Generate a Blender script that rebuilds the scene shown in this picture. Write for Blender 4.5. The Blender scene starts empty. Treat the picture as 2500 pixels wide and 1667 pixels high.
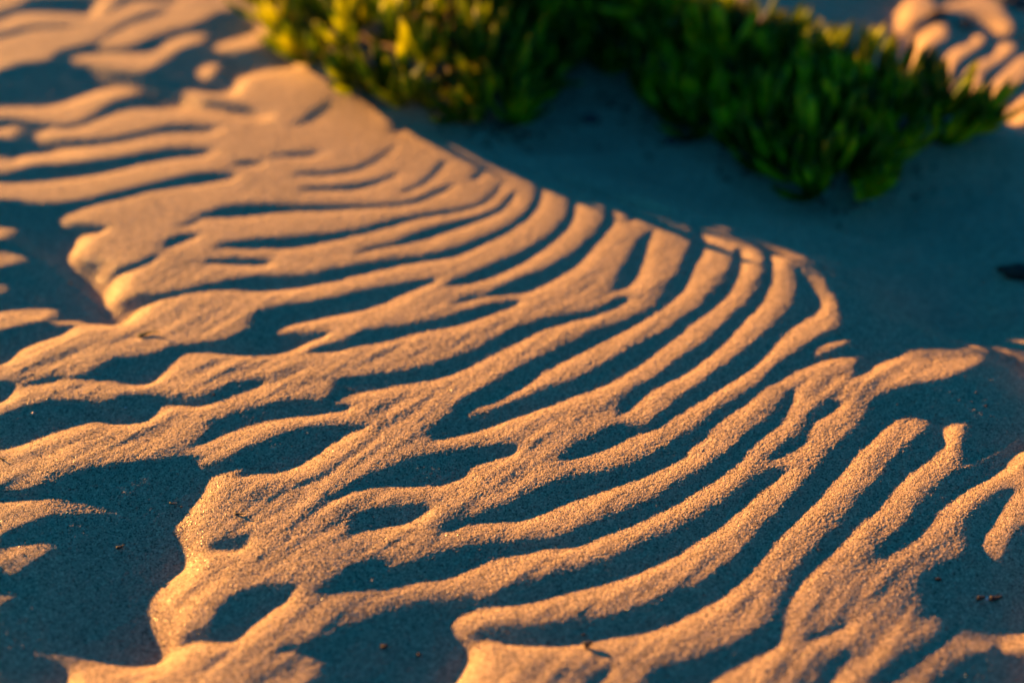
import bpy, bmesh, math, random
import numpy as np
from mathutils import Vector, Matrix

scene = bpy.context.scene
# ------------------------------------------------------------------ camera, sky, sun, exposure
CAM_H, PITCH, FOCAL = 0.60, math.radians(33.0), 50.0
FPX = FOCAL/36.0*2500
SUN_EL, SUN_AZ = math.radians(8.5), math.radians(-40.0)     # direction the light travels in plan
SD = (math.cos(SUN_AZ), math.sin(SUN_AZ))
CAM_Y = -CAM_H/math.tan(PITCH)                                # camera stands at (0, CAM_Y, CAM_H)

SUN_STRENGTH, SUN_COLOR = 5.0, (1.0, 0.47, 0.10)
SKY_STRENGTH, SKY_TINT = 0.043, (0.04, 0.55, 1.0, 1)
EXPOSURE = 2.04

cam_d = bpy.data.cameras.new("camera"); cam = bpy.data.objects.new("camera", cam_d); scene.collection.objects.link(cam)
cam.location = (0, CAM_Y, CAM_H); cam.rotation_euler = (math.radians(90)-PITCH, 0, 0)
cam_d.lens = FOCAL; cam_d.sensor_width = 36; cam_d.clip_start = 0.02; cam_d.clip_end = 500
cam_d.dof.use_dof = True; cam_d.dof.focus_distance = 0.955; cam_d.dof.aperture_fstop = 2.45
scene.camera = cam

world = bpy.data.worlds.new("World"); scene.world = world; world.use_nodes = True
nt = world.node_tree; bg = nt.nodes["Background"]
sky = nt.nodes.new("ShaderNodeTexSky"); sky.sky_type = 'NISHITA'; sky.sun_disc = False
sky.sun_elevation = SUN_EL; sky.sun_rotation = math.radians(-50.0)
tint = nt.nodes.new("ShaderNodeMix"); tint.data_type = 'RGBA'; tint.blend_type = 'MULTIPLY'
tint.inputs['Factor'].default_value = 1.0; tint.inputs['B'].default_value = SKY_TINT
nt.links.new(sky.outputs[0], tint.inputs['A']); nt.links.new(tint.outputs['Result'], bg.inputs[0])
bg.inputs[1].default_value = SKY_STRENGTH

sun_d = bpy.data.lights.new("sun", 'SUN'); sun = bpy.data.objects.new("sun", sun_d); scene.collection.objects.link(sun)
sun_d.energy = SUN_STRENGTH; sun_d.angle = math.radians(0.5); sun_d.color = SUN_COLOR
sun.rotation_euler = Vector((SD[0]*math.cos(SUN_EL), SD[1]*math.cos(SUN_EL), -math.sin(SUN_EL))).to_track_quat('-Z', 'Y').to_euler()

scene.view_settings.view_transform = 'Standard'; scene.view_settings.look = 'None'
scene.view_settings.exposure = EXPOSURE; scene.view_settings.gamma = 1.0

# ------------------------------------------------------------------ the sand: ripples shaped so that they cast the traced shade
# Outlines of the hollows and of the shaded and lit sand, read off the photograph tile by tile.
TILES = {'A': (0, 0, 2.766), 'B': (825, 250, 2.766), 'C': (0, 550, 2.766), 'D': (825, 550, 2.766),
         'E': (1650, 550, 2.766), 'F': (0, 1100, 2.766), 'G': (825, 1100, 2.766), 'H': (1650, 1100, 2.766),
         'T': (1500, 0, 2.352), 'S': (0, 0, 1.0)}
HOLLOWS = """
F 240,470 450,440 700,440 950,475 1150,545 1255,680 1275,770 1180,860 1080,940 1020,1030 1020,1160 1090,1290 1150,1380 1050,1450 800,1450 500,1390 250,1340 100,1150 150,860 380,690 520,560
H 1660,880 1800,780 1950,745 2100,760 2450,780 2450,1230 2000,1200 1800,1110 1690,1050
G 100,1200 450,1090 750,1060 760,1200 880,1340 880,1460 790,1600 -20,1600 -20,1300
H 1800,1600 1850,1500 1950,1430 2120,1390 2450,1420 2450,1640
"""
# each entry: '0' shaded sand or '1' lit sand, then tile letter and points
TRACE = """
0 A -50,100 40,75 150,40 210,-20 690,-20 650,50 620,95 640,115 560,115 400,100 200,95 120,105 50,140 -50,170
0 A 840,-20 1230,-20 1190,40 1050,20 930,15 870,40 800,80 740,110 640,112 690,100 770,70 830,10
0 A -50,300 -50,250 60,225 150,195 300,180 450,178 600,185 500,200 300,205 150,235 60,265 0,280
0 A 1190,72 1060,75 950,110 850,155 770,215 680,275 560,310 440,335 380,370 370,410 250,420 130,430 60,460 -50,510 -50,1070 60,1070 90,1100 150,1065 350,1045 600,1005 850,970 1050,920 1200,905 1400,908 1510,885 1400,860 1250,850 1130,850 950,900 750,935 500,960 350,960 250,935 245,900 350,880 500,885 600,850 700,805 850,760 950,745 1200,748 1450,765 1600,790 1750,810 1850,815 1750,770 1650,740 1500,700 1350,690 1230,660 1200,625 1280,615 1450,640 1600,650 1600,590 1620,540 1750,500 1900,480 2000,460 2080,440 2230,440 2230,250 1930,200 1850,190 1640,90 1640,65 1470,85 1400,130 1300,180 1100,230 950,290 850,335 700,345 650,320 700,285 800,230 900,175 1050,130 1190,75
1 A -50,735 150,738 300,738 430,715 550,670 680,615 760,605 950,625 940,655 820,660 740,705 640,780 560,830 450,855 350,855 200,830 80,812 -50,805
1 A -50,885 0,885 60,870 170,865 165,930 80,948 -50,940
1 A 480,420 500,395 700,370 850,370 1000,375 1080,350 1150,290 1250,245 1420,230 1400,290 1250,320 1180,370 1100,440 980,490 850,500 700,475 600,445 480,430
1 A 1450,340 1500,300 1650,260 1800,200 1870,200 1880,270 1750,320 1600,365 1480,360
1 A 1330,500 1400,450 1500,430 1480,500 1380,530
0 A -50,1240 -50,1190 100,1165 250,1120 450,1115 650,1090 850,1060 1000,1030 1150,1005 1300,1005 1460,1030 1400,1060 1200,1080 1000,1110 800,1160 600,1200 400,1225 150,1245
0 A -50,1355 100,1360 200,1385 400,1380 600,1355 750,1310 900,1275 1050,1240 1200,1200 1330,1175 1480,1170 1620,1205 1500,1230 1300,1260 1100,1290 950,1315 850,1350 700,1375 550,1420 430,1470 400,1510 430,1540 600,1545 750,1550 650,1590 390,1600 390,1550 40,1550 -50,1520
0 A 1320,1475 1450,1420 1560,1390 1750,1385 1950,1395 2360,1405 2360,1425 2200,1430 2000,1435 1800,1455 1600,1475 1400,1480
0 A 1180,1530 1280,1505 1380,1500 1300,1525
0 A 1990,860 2080,800 2160,730 2240,680 2230,740 2170,800 2080,850
0 A 1820,1050 1950,1045 2100,1040 2200,1030 2130,1065 1950,1070 1850,1065
0 A 1560,1110 1640,1095 1780,1110 1760,1130 1600,1125
0 A 1960,1175 2100,1175 2250,1165 2360,1150 2360,1180 2200,1195 2050,1190
0 A 1930,1265 2100,1275 2360,1270 2360,1295 2150,1295 2000,1280
0 B -20,465 100,450 200,415 300,350 400,290 370,330 280,400 180,460 80,488 -20,492
0 B -20,575 120,560 250,540 350,505 430,470 400,505 300,550 180,585 80,605 -20,605
0 B 380,625 480,590 560,550 640,480 700,410 740,390 720,440 650,510 570,570 480,610
0 B -20,700 150,700 300,705 420,690 540,660 640,615 740,570 800,560 700,620 600,665 500,700 350,715 200,720 -20,735
0 B 900,520 1000,440 985,500 930,540
0 B -20,885 100,875 200,850 330,810 450,785 560,765 700,735 850,725 950,690 1050,620 1100,550 1120,520 1090,610 1010,680 900,730 750,760 560,790 450,820 350,850 200,890 80,915 -20,930
0 B 100,1030 200,990 400,950 500,900 620,860 750,820 900,790 1020,750 1120,700 1180,620 1200,590 1190,650 1150,710 1060,770 900,830 750,880 600,935 420,970 250,1000 130,1030
0 B -20,1135 200,1095 400,1060 600,1040 750,1000 900,950 1050,890 1150,840 1250,770 1310,710 1345,640 1350,540 1380,540 1385,640 1350,730 1280,800 1150,890 1050,940 950,985 800,1050 600,1080 400,1115 200,1160 -20,1210
0 B 750,1215 850,1180 1000,1120 1150,1055 1300,990 1420,910 1500,840 1550,770 1575,700 1570,600 1590,600 1610,700 1600,780 1560,860 1480,940 1350,1030 1200,1120 1050,1190 900,1230 760,1250
0 B 720,1375 850,1335 1000,1300 1100,1250 1250,1180 1400,1130 1550,1050 1650,980 1740,890 1800,810 1820,740 1810,690 1860,720 1880,820 1800,910 1720,1000 1620,1110 1450,1210 1350,1260 1270,1300 1100,1305 950,1325 800,1365
0 B 1970,700 2010,720 2010,800 1980,820 1960,750
0 B 1870,1270 1900,1160 1980,1050 2020,950 2080,890 2140,850 2110,930 2080,1040 2040,1150 1980,1250 1920,1270
0 B 650,180 720,220 850,265 980,305 1050,370 1200,440 1350,500 1500,545 1600,590 1750,640 1900,680 2050,720 2200,760 2330,800 E 150,-30 250,20 350,25 450,90 560,140 610,190 660,210 760,210 900,250 1010,330 1030,400 1090,480 1115,560 1125,640 1110,715 1000,745 900,810 800,880 700,935 620,1020 540,1090 450,1160 350,1220 250,1280 170,1340 80,1410 -20,1460 -20,1590 30,1570 120,1500 200,1450 240,1390 300,1330 420,1260 500,1200 620,1100 740,1040 850,980 960,930 1100,895 1245,895 1245,920 1215,980 1190,1045 1290,1010 1370,940 1480,900 1600,845 1700,840 1850,845 2000,820 2060,820 2130,860 2130,900 2050,950 1930,1010 1800,1050 1650,1080 1500,1110 1370,1160 1310,1220 1300,1290 1250,1350 1200,1400 1150,1450 1090,1520 H 1050,0 1000,80 940,150 870,240 800,320 720,400 640,480 560,580 490,660 400,740 300,820 200,880 100,930 -20,970 -20,1170 100,1110 280,1030 380,940 470,870 530,790 620,690 700,600 800,500 880,420 960,340 1080,200 1150,130 1210,40 1240,0 E 1290,1480 1380,1400 1480,1320 1600,1300 1730,1315 1720,1370 1650,1430 1600,1480 H 1520,20 1450,90 1400,170 1330,260 1240,340 1220,390 1150,450 1100,520 1000,600 920,690 850,780 790,870 790,930 720,1010 700,1070 650,1140 560,1220 450,1280 330,1340 200,1390 -20,1480 -20,1600 200,1600 300,1530 430,1460 560,1390 700,1330 720,1250 750,1160 790,1050 810,960 840,890 900,830 1000,750 1100,660 1200,550 1300,460 1400,360 1450,300 1520,220 1600,150 1740,60 1790,0 E 1830,1500 1815,1410 1820,1350 1980,1335 1975,1400 1940,1470 H 1955,30 1965,100 2080,45 2200,-10 E 2330,1435 2335,1465 H 2230,0 2150,50 2000,118 1960,125 1850,180 1760,250 1700,330 1620,430 1540,530 1450,600 1370,660 1390,745 1450,710 1550,650 1650,590 1730,510 1780,430 1850,360 1950,280 2050,230 2150,180 2230,120 2280,50 2360,10 S 2700,1050 2700,-200 1060,-200 1050,280
1 B 1450,495 1600,550 1800,600 2000,665 2150,720 2320,780 2340,740 2230,690 2050,660 1800,590 1600,530
1 B 1650,510 1850,570 2100,640 2130,620 1900,560 1700,510
0 B 400,40 620,60 560,130 500,170 410,230 380,180
0 E 130,-20 170,40 210,130 190,200 130,290 80,400 0,490 -20,510 -20,380 40,300 90,180 110,100 110,-20
0 E 420,150 455,200 460,260 430,340 390,430 330,510 250,580 150,640 50,720 -20,780 -20,680 60,620 150,570 230,490 310,400 370,310 400,220
0 E 615,190 655,220 665,330 640,430 580,540 500,620 400,730 300,840 200,910 100,990 -20,1060 -20,940 60,890 180,810 300,710 400,610 500,520 570,420 605,320 612,250
0 E 800,270 850,320 920,400 970,490 1000,545 920,620 800,690 700,780 620,880 520,970 400,1050 300,1110 150,1210 -20,1290 -20,1200 100,1130 200,1060 320,970 430,890 560,790 640,700 730,620 800,530 830,440 825,340
1 E 920,870 960,820 1080,780 1210,770 1200,800 1080,850 930,910
1 T 1640,120 1660,20 1720,-20 1830,-20 1860,60 1900,30 2000,10 2100,-20 2230,10 2250,80 2300,140 2300,200 2230,190 2150,130 2000,80 1900,70 1800,110 1700,150
1 T 1710,300 1760,220 1850,140 1930,150 1930,220 1830,270 1780,350 1730,350
1 T 1880,430 1900,330 1960,280 2060,250 2080,180 2140,200 2130,260 2030,320 1970,370 1930,450
1 T 2030,500 2010,420 2080,360 2180,330 2230,240 2320,250 2300,310 2220,370 2130,420 2090,540
1 T 2160,560 2160,490 2230,420 2320,340 2400,300 2400,450 2300,510 2220,600
1 T 2310,600 2400,500 2400,690 2330,670
0 E 780,1110 800,1140 790,1200 760,1290 700,1370 600,1430 540,1490 H 490,0 470,60 400,120 300,190 200,250 100,310 -20,365 -20,250 0,240 100,190 200,130 300,60 370,0 E 420,1490 480,1420 560,1360 640,1300 700,1220 760,1130
0 E 1140,1210 1060,1190 980,1220 920,1280 880,1350 860,1410 800,1450 740,1490 690,1540 H 690,10 650,60 660,75 720,50 780,10 E 850,1500 900,1440 920,1370 1000,1300 1080,1260
0 H 840,95 720,140 590,160 520,200 460,270 370,330 270,400 160,460 0,545 -20,560 -20,710 60,680 180,600 280,540 380,450 480,370 560,290 660,220 740,150
0 H 2320,265 2230,270 2120,340 2030,420 1970,490 1975,600 1970,700 1880,740 1780,780 1700,820 1650,880 1660,970 1690,1060 1650,1105 1700,1115 1780,1120 1815,1160 1810,1220 1750,1300 1650,1350 1550,1420 1430,1480 1330,1540 1280,1600 1440,1600 1560,1480 1700,1380 1800,1300 1870,1240 1900,1200 2000,1210 2200,1235 2450,1240 2450,500 2340,520 2290,560 2260,640 2220,740 2180,765 2110,720 2070,650 2080,580 2140,500 2200,400 2260,320
0 H 1170,1370 1080,1410 1000,1450 980,1500 900,1600 1020,1600 1070,1520 1120,1440 1200,1380
0 H 880,1290 950,1240 1080,1200 1200,1140 1150,1190 1000,1250
0 H 1740,1600 1800,1510 1900,1430 2000,1390 2130,1370 2170,1300 2200,1330 2220,1380 2300,1400 2450,1400 2450,1650
0 G 0,310 50,250 150,200 300,145 420,100 530,50 680,25 D 650,1545 850,1520 1080,1495 1210,1500 G 1200,20 1170,30 1050,70 940,100 890,140 860,190 780,215 680,245 560,245 450,240 300,245 150,265
0 G 80,570 80,470 130,425 250,400 400,395 520,380 640,400 570,440 500,490 400,510 280,535 150,555
0 G 680,540 760,490 900,450 1050,410 1200,360 1300,290 1450,230 1600,185 1800,160 1950,120 2100,50 2200,0 2360,-60 2360,50 2300,80 2150,150 2000,210 1850,260 1700,310 1550,360 1400,420 1280,470 1150,485 1000,495 850,515 740,545
0 G 0,860 50,810 120,770 220,745 320,740 360,830 430,790 560,745 700,700 850,660 1000,640 1200,625 1350,620 1500,600 1650,530 1800,480 2000,400 2150,320 2280,250 2360,210 2360,330 2200,420 2050,480 1900,545 1800,580 1650,650 1560,665 1450,665 1300,690 1100,730 950,785 850,830 720,880 600,885 500,900 400,940 200,950 -20,970
0 G -20,1215 100,1180 250,1130 400,1090 520,1040 700,1030 870,1030 1000,1000 1150,950 1300,900 1500,850 1700,790 1900,710 2100,620 2250,560 2360,520 2360,690 2200,760 2000,850 1850,890 1650,940 1450,1000 1250,1040 1050,1070 900,1085 820,1110 760,1160 755,1210 800,1260 870,1310 910,1380 890,1450 840,1530 790,1600 -20,1600
0 G 880,1250 1000,1250 1150,1230 1400,1195 1600,1180 1800,1140 2000,1080 2150,1020 2250,960 2360,940 2360,1130 2200,1200 2050,1240 1850,1270 1700,1290 1500,1325 1350,1330 1200,1320 1050,1290 950,1280
0 G 2000,1650 2100,1530 2150,1480 2280,1450 2360,1440 2360,1650
0 G 1650,1650 1700,1530 1820,1480 1850,1500 1780,1570 1740,1650
0 D -20,495 150,450 350,415 520,385 680,375 620,400 520,440 400,490 300,540 200,570 100,595 -20,620
0 D 1250,510 1150,520 1000,545 850,590 700,635 550,670 400,690 250,710 130,745 50,795 -20,815 -20,850 100,825 250,800 400,775 550,730 700,705 850,675 950,640 1100,590 1200,555
0 D 1990,490 1880,510 1800,550 1700,590 1550,610 1400,640 1280,680 1170,710 1060,770 950,830 850,880 730,920 600,955 450,990 300,1010 150,1030 0,1040 -20,1040 -20,1190 100,1150 250,1120 400,1090 550,1060 700,1040 850,980 950,930 1080,860 1180,810 1300,750 1450,690 1600,650 1750,620 1850,580 1940,530
0 D 2360,240 2300,330 2240,400 2200,480 2150,550 2050,610 1900,670 1750,720 1600,790 1450,860 1300,930 1150,1010 1050,1080 930,1140 830,1200 780,1270 700,1320 640,1370 610,1420 700,1450 850,1420 1000,1380 1150,1320 1300,1270 1450,1215 1600,1160 1750,1110 1870,1060 2000,980 2150,880 2250,800 2360,720 2360,640 2250,700 2150,750 2000,830 1850,920 1700,1000 1550,1070 1400,1110 1250,1180 1100,1240 980,1290 880,1310 870,1270 950,1230 1080,1200 1180,1140 1300,1070 1450,970 1600,890 1750,810 1900,740 2050,660 2200,580 2290,500 2360,420
0 D 2360,920 2250,970 2150,1020 2050,1090 1950,1160 1900,1240 1890,1290 1960,1270 2010,1220 2100,1150 2200,1080 2360,1000
0 D 2360,1180 2280,1220 2200,1270 2120,1340 2050,1380 1980,1370 1900,1350 1850,1370 1750,1420 1620,1480 1540,1530 1490,1600 1600,1580 1700,1560 1850,1500 2000,1420 2100,1400 2200,1340 2280,1280 2360,1250
0 D 2360,1410 2280,1460 2180,1520 2100,1590 2360,1590
0 D -20,1230 60,1220 100,1240 40,1260 -20,1275
0 D -20,1350 100,1370 300,1365 150,1385 60,1420 0,1470 -20,1480
0 C 40,-20 90,10 150,50 100,90 40,105 -20,110 -20,185 80,190 160,210 220,245 100,270 -20,300 -20,400 40,405 85,435 50,465 -20,475 -20,600 60,580 200,570 370,570 430,600 380,640 330,660 200,670 80,700 -20,720 -20,960 60,930 105,890 120,860 250,800 350,770 450,740 510,690 600,670 750,680 850,670 890,640 910,600 950,570 1050,520 1200,480 1400,440 1550,440 1750,455 1900,445 2100,420 2250,385 2360,370 2360,300 2250,295 2150,330 2080,350 1900,355 1700,350 1580,370 1450,400 1300,430 1100,475 900,510 770,535 755,500 765,375 850,330 950,290 1050,240 1090,205 1000,225 900,280 800,320 730,350 700,320 710,290 600,260 480,235 470,200 520,160 540,80 600,40 480,35 390,5 390,-20
1 C 330,655 550,650 600,670 400,685 330,675
0 C 1110,170 1130,100 1200,70 1380,70 1280,100 1200,140
0 C 1440,150 1600,110 1900,90 2100,75 2360,50 2360,95 2200,120 2050,155 1900,165 1700,170 1550,160
0 C 1340,250 1450,235 1650,235 1880,262 1780,275 1600,275 1450,262
0 C 2360,470 2200,510 2050,530 1900,550 1780,580 1720,610 1700,680 1650,720 1560,760 1480,800 1250,815 1120,840 1060,870 900,900 750,910 710,950 620,1000 540,1035 400,1035 540,1045 650,1045 760,1055 870,1080 960,1085 1040,1070 1080,1020 1150,960 1220,890 1300,865 1400,865 1550,880 1700,885 1850,880 1980,850 2080,800 2200,750 2270,725 2100,740 1980,750 1870,755 1860,730 1920,690 2050,660 2200,630 2360,600
0 C 2060,865 2200,820 2360,790 2360,845 2200,865
0 C -20,1060 80,1080 90,1110 70,1160 30,1200 -20,1210
0 C 100,1090 250,1055 400,1035 560,1037 400,1058 200,1083
0 C -20,1300 60,1270 150,1230 250,1205 400,1190 500,1190 650,1215 750,1190 820,1160 950,1150 1080,1165 1180,1185 1260,1195 1380,1170 1460,1120 1580,1060 1700,1050 1800,1065 1740,1095 1620,1140 1500,1190 1350,1230 1250,1230 1150,1215 1080,1240 1050,1290 970,1340 800,1345 720,1340 700,1320 550,1350 400,1400 250,1450 150,1490 -20,1540
0 C 2360,1040 2290,1065 2260,1130 2200,1190 2000,1200 1850,1210 1700,1240 1550,1290 1450,1330 1420,1390 1350,1460 1300,1480 1400,1465 1500,1430 1650,1370 1800,1330 1950,1300 2150,1285 2360,1245 2360,1225 2240,1220 2300,1180 2360,1150
0 C 1560,1590 1620,1550 1700,1510 1850,1440 2000,1385 2150,1365 2360,1375 2340,1420 2250,1470 2180,1520 2160,1560
0 F 1640,0 1550,60 1400,130 1350,130 1330,50 1280,40 1200,50 1050,70 900,85 750,100 650,115 550,145 420,190 330,230 200,270 0,290 -20,290 -20,350 150,345 400,330 500,340 650,380 800,430 900,455 1020,480 1100,520 1180,560 1180,520 1240,470 1300,390 1370,310 1410,220 1440,180 1550,150 1700,110 1620,165 1640,180 1750,160 1900,150 2030,110 2100,60 2200,0 2200,-20 1680,-20
0 F -20,590 150,515 300,460 450,440 620,435 800,440 950,470 1060,500 1150,540 1220,600 1270,680 1285,760 1260,810 1180,860 1100,920 1030,1000 1010,1080 1025,1170 1060,1240 1120,1300 1180,1340 1180,1380 1130,1430 1050,1460 900,1470 750,1450 650,1430 580,1405 450,1390 380,1370 200,1370 250,1410 350,1430 420,1460 465,1500 465,1650 -20,1650
1 F -20,665 150,640 370,640 380,670 280,730 180,800 110,855 -20,845
1 F -20,975 130,975 110,1005 40,1040 0,1110 -20,1120
0 F 1180,1320 1300,1270 1400,1190 1470,1110 1530,1020 1620,960 1750,930 1880,915 2000,925 1980,970 1930,1030 1850,1080 1750,1150 1670,1220 1620,1290 1500,1305 1400,1295 1300,1310 1200,1330
0 F 1400,655 1500,620 1580,580 1690,570 1680,630 1640,670 1580,690 1480,680
0 F 1780,350 1850,310 1950,260 2050,215 2190,170 2080,225 1950,290 1830,360
0 F 2360,810 2280,850 2200,920 2140,970 2250,970 2360,965
0 F 2360,1215 2250,1240 2150,1290 2050,1320 1750,1370 2000,1350 2100,1380 2180,1400 2200,1450 2180,1520 2190,1650 2360,1650
0 F 2150,330 2280,300 2360,250 2360,290 2250,330
"""
def ground_from_pixel(px, py, z):
    """photo pixel -> point on the level z"""
    u = (px-1250.0)/FPX; v = (833.5-py)/FPX
    dx = u; dy = math.cos(PITCH)+v*math.sin(PITCH); dz = -math.sin(PITCH)+v*math.cos(PITCH)
    k = (z-CAM_H)/dz
    return dx*k, CAM_Y+dy*k

def pixel_from_world(x, y, z):
    yy = y-CAM_Y; zz = z-CAM_H
    d = yy*math.cos(PITCH)-zz*math.sin(PITCH)
    w = yy*math.sin(PITCH)+zz*math.cos(PITCH)
    d = np.maximum(d, 0.05)
    return 1250+FPX*x/d, 833.5-FPX*w/d

def raster(pts, img, val, sc=0.5, off=(100, 100)):
    P = (np.array(pts)+np.array(off))*sc
    y0 = max(0, int(P[:, 1].min())); y1 = min(img.shape[0]-1, int(P[:, 1].max())+1)
    x1_, y1_ = P[:, 0], P[:, 1]; x2_, y2_ = np.roll(x1_, -1), np.roll(y1_, -1)
    for y in range(y0, y1+1):
        c = y+.5
        m = ((y1_ <= c) & (y2_ > c)) | ((y2_ <= c) & (y1_ > c))
        if not m.any(): continue
        xs = np.sort(x1_[m]+(c-y1_[m])/(y2_[m]-y1_[m])*(x2_[m]-x1_[m]))
        for a, b in zip(xs[::2], xs[1::2]):
            i0 = max(0, int(round(a))); i1 = min(img.shape[1], int(round(b)))
            if i1 > i0: img[y, i0:i1] = val

def load_mask():
    img = np.ones((int(1867*.5), int(2700*.5)), np.float32)
    for line in TRACE.strip().splitlines():
        tok = line.split(); val = float(tok[0]); T = None; pts = []
        for w in tok[1:]:
            if w in TILES: T = TILES[w]
            else:
                a, b = w.split(','); pts.append((T[0]+float(a)/T[2], T[1]+float(b)/T[2]))
        # round the corners a little (one pass of Chaikin)
        P = np.array(pts)
        if len(P) > 3:
            Q = np.roll(P, -1, 0); P = np.stack([.8*P+.2*Q, .2*P+.8*Q], 1).reshape(-1, 2)
        raster(P, img, val)
    return img

def blur(a, sx, sy=None):
    """gaussian blur (reflect) by separable convolution"""
    sy = sx if sy is None else sy
    for ax, s in ((0, sx), (1, sy)):
        if s <= 0: continue
        n = max(1, int(3*s)); k = np.exp(-.5*(np.arange(-n, n+1)/s)**2); k /= k.sum()
        b = np.moveaxis(a, ax, 0)
        p = np.concatenate([b[n:0:-1], b, b[-2:-n-2:-1]], 0)
        o = np.zeros_like(b)
        for i, w in enumerate(k): o += w*p[i:i+b.shape[0]]
        a = np.moveaxis(o, 0, ax)
    return a

def sample_mask(img, px, py):
    x = (px+100)*.5; y = (py+100)*.5
    xi = np.clip(x, 0, img.shape[1]-1.001); yi = np.clip(y, 0, img.shape[0]-1.001)
    i = yi.astype(int); j = xi.astype(int); fy = yi-i; fx = xi-j
    return ((img[i, j]*(1-fx)+img[i, j+1]*fx)*(1-fy)+(img[i+1, j]*(1-fx)+img[i+1, j+1]*fx)*fy)

class Terrain:
    def sample(self, F, X, Y):
        s = X*SD[0]+Y*SD[1]; r = -X*SD[1]+Y*SD[0]
        a = np.clip((s-self.s0)/self.ds, 0, F.shape[0]-1.001); b = np.clip((r-self.r0)/self.ds, 0, F.shape[1]-1.001)
        i = a.astype(int); j = b.astype(int); fa = a-i; fb = b-j
        return ((F[i, j]*(1-fa)+F[i+1, j]*fa)*(1-fb)+(F[i, j+1]*(1-fa)+F[i+1, j+1]*fa)*fb)

def bspline(F, a, b):
    """cubic B-spline lookup of F at fractional indices (smooth to the second derivative)"""
    a = np.clip(a, 1, F.shape[0]-3.001); b = np.clip(b, 1, F.shape[1]-3.001)
    i = a.astype(int); j = b.astype(int); fa = a-i; fb = b-j
    def w(t): return ((1-t)**3/6, (3*t**3-6*t*t+4)/6, (-3*t**3+3*t*t+3*t+1)/6, t**3/6)
    wa = w(fa); wb = w(fb); o = np.zeros_like(a)
    for p in range(4):
        r = np.zeros_like(a)
        for q in range(4): r += wb[q]*F[i+p-1, j+q-1]
        o += wa[p]*r
    return o

def smoothnoise(shape, sig, seed):
    rs = np.random.RandomState(seed); q = max(1, int(sig/3))
    g = rs.randn(shape[0]//q+8, shape[1]//q+8)
    g = blur(g, sig/q); g /= g.std()
    I, J = np.meshgrid(np.arange(shape[0])/q+3, np.arange(shape[1])/q+3, indexing='ij')
    i = I.astype(int); j = J.astype(int); fi = I-i; fj = J-j
    return (g[i, j]*(1-fi)+g[i+1, j]*fi)*(1-fj)+(g[i, j+1]*(1-fi)+g[i+1, j+1]*fi)*fj

PLANT_AREA = [(560,-60),(600,40),(700,110),(752,185),(800,190),(870,255),(960,275),(1010,262),(1090,268),(1140,320),(1260,325),(1330,220),(1420,165),(1520,215),(1700,300),(1850,350),(2000,480),(2180,480),(2260,420),(2420,350),(2300,230),(2100,150),(1900,60),(1780,-60),(1780,-400),(560,-400)]
SHRUB_FOOT = [(790,100),(830,180),(900,235),(1010,272),(1090,285),(1230,315),(1300,230),(1400,170),(1480,130),(1150,0),(800,0)]
SHRUB_FOOT2 = [(1420,120),(1520,190),(1700,300),(1850,360),(1990,470),(2130,470),(2240,410),(2340,350),(2140,240),(1900,150),(1600,110)]

LEE = [(1050,285),(1179,352),(1313,422),(1486,482),(1670,532),(1850,582),(1935,640),(2045,740),(2150,785),(3400,800),(3400,420),(2200,330),(1900,200),(1500,60),(1240,60),(1120,150)]

def region(pts):
    img = np.zeros((int(1867*.5), int(2700*.5)), np.float32)
    raster(pts, img, 1.0); return img

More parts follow.
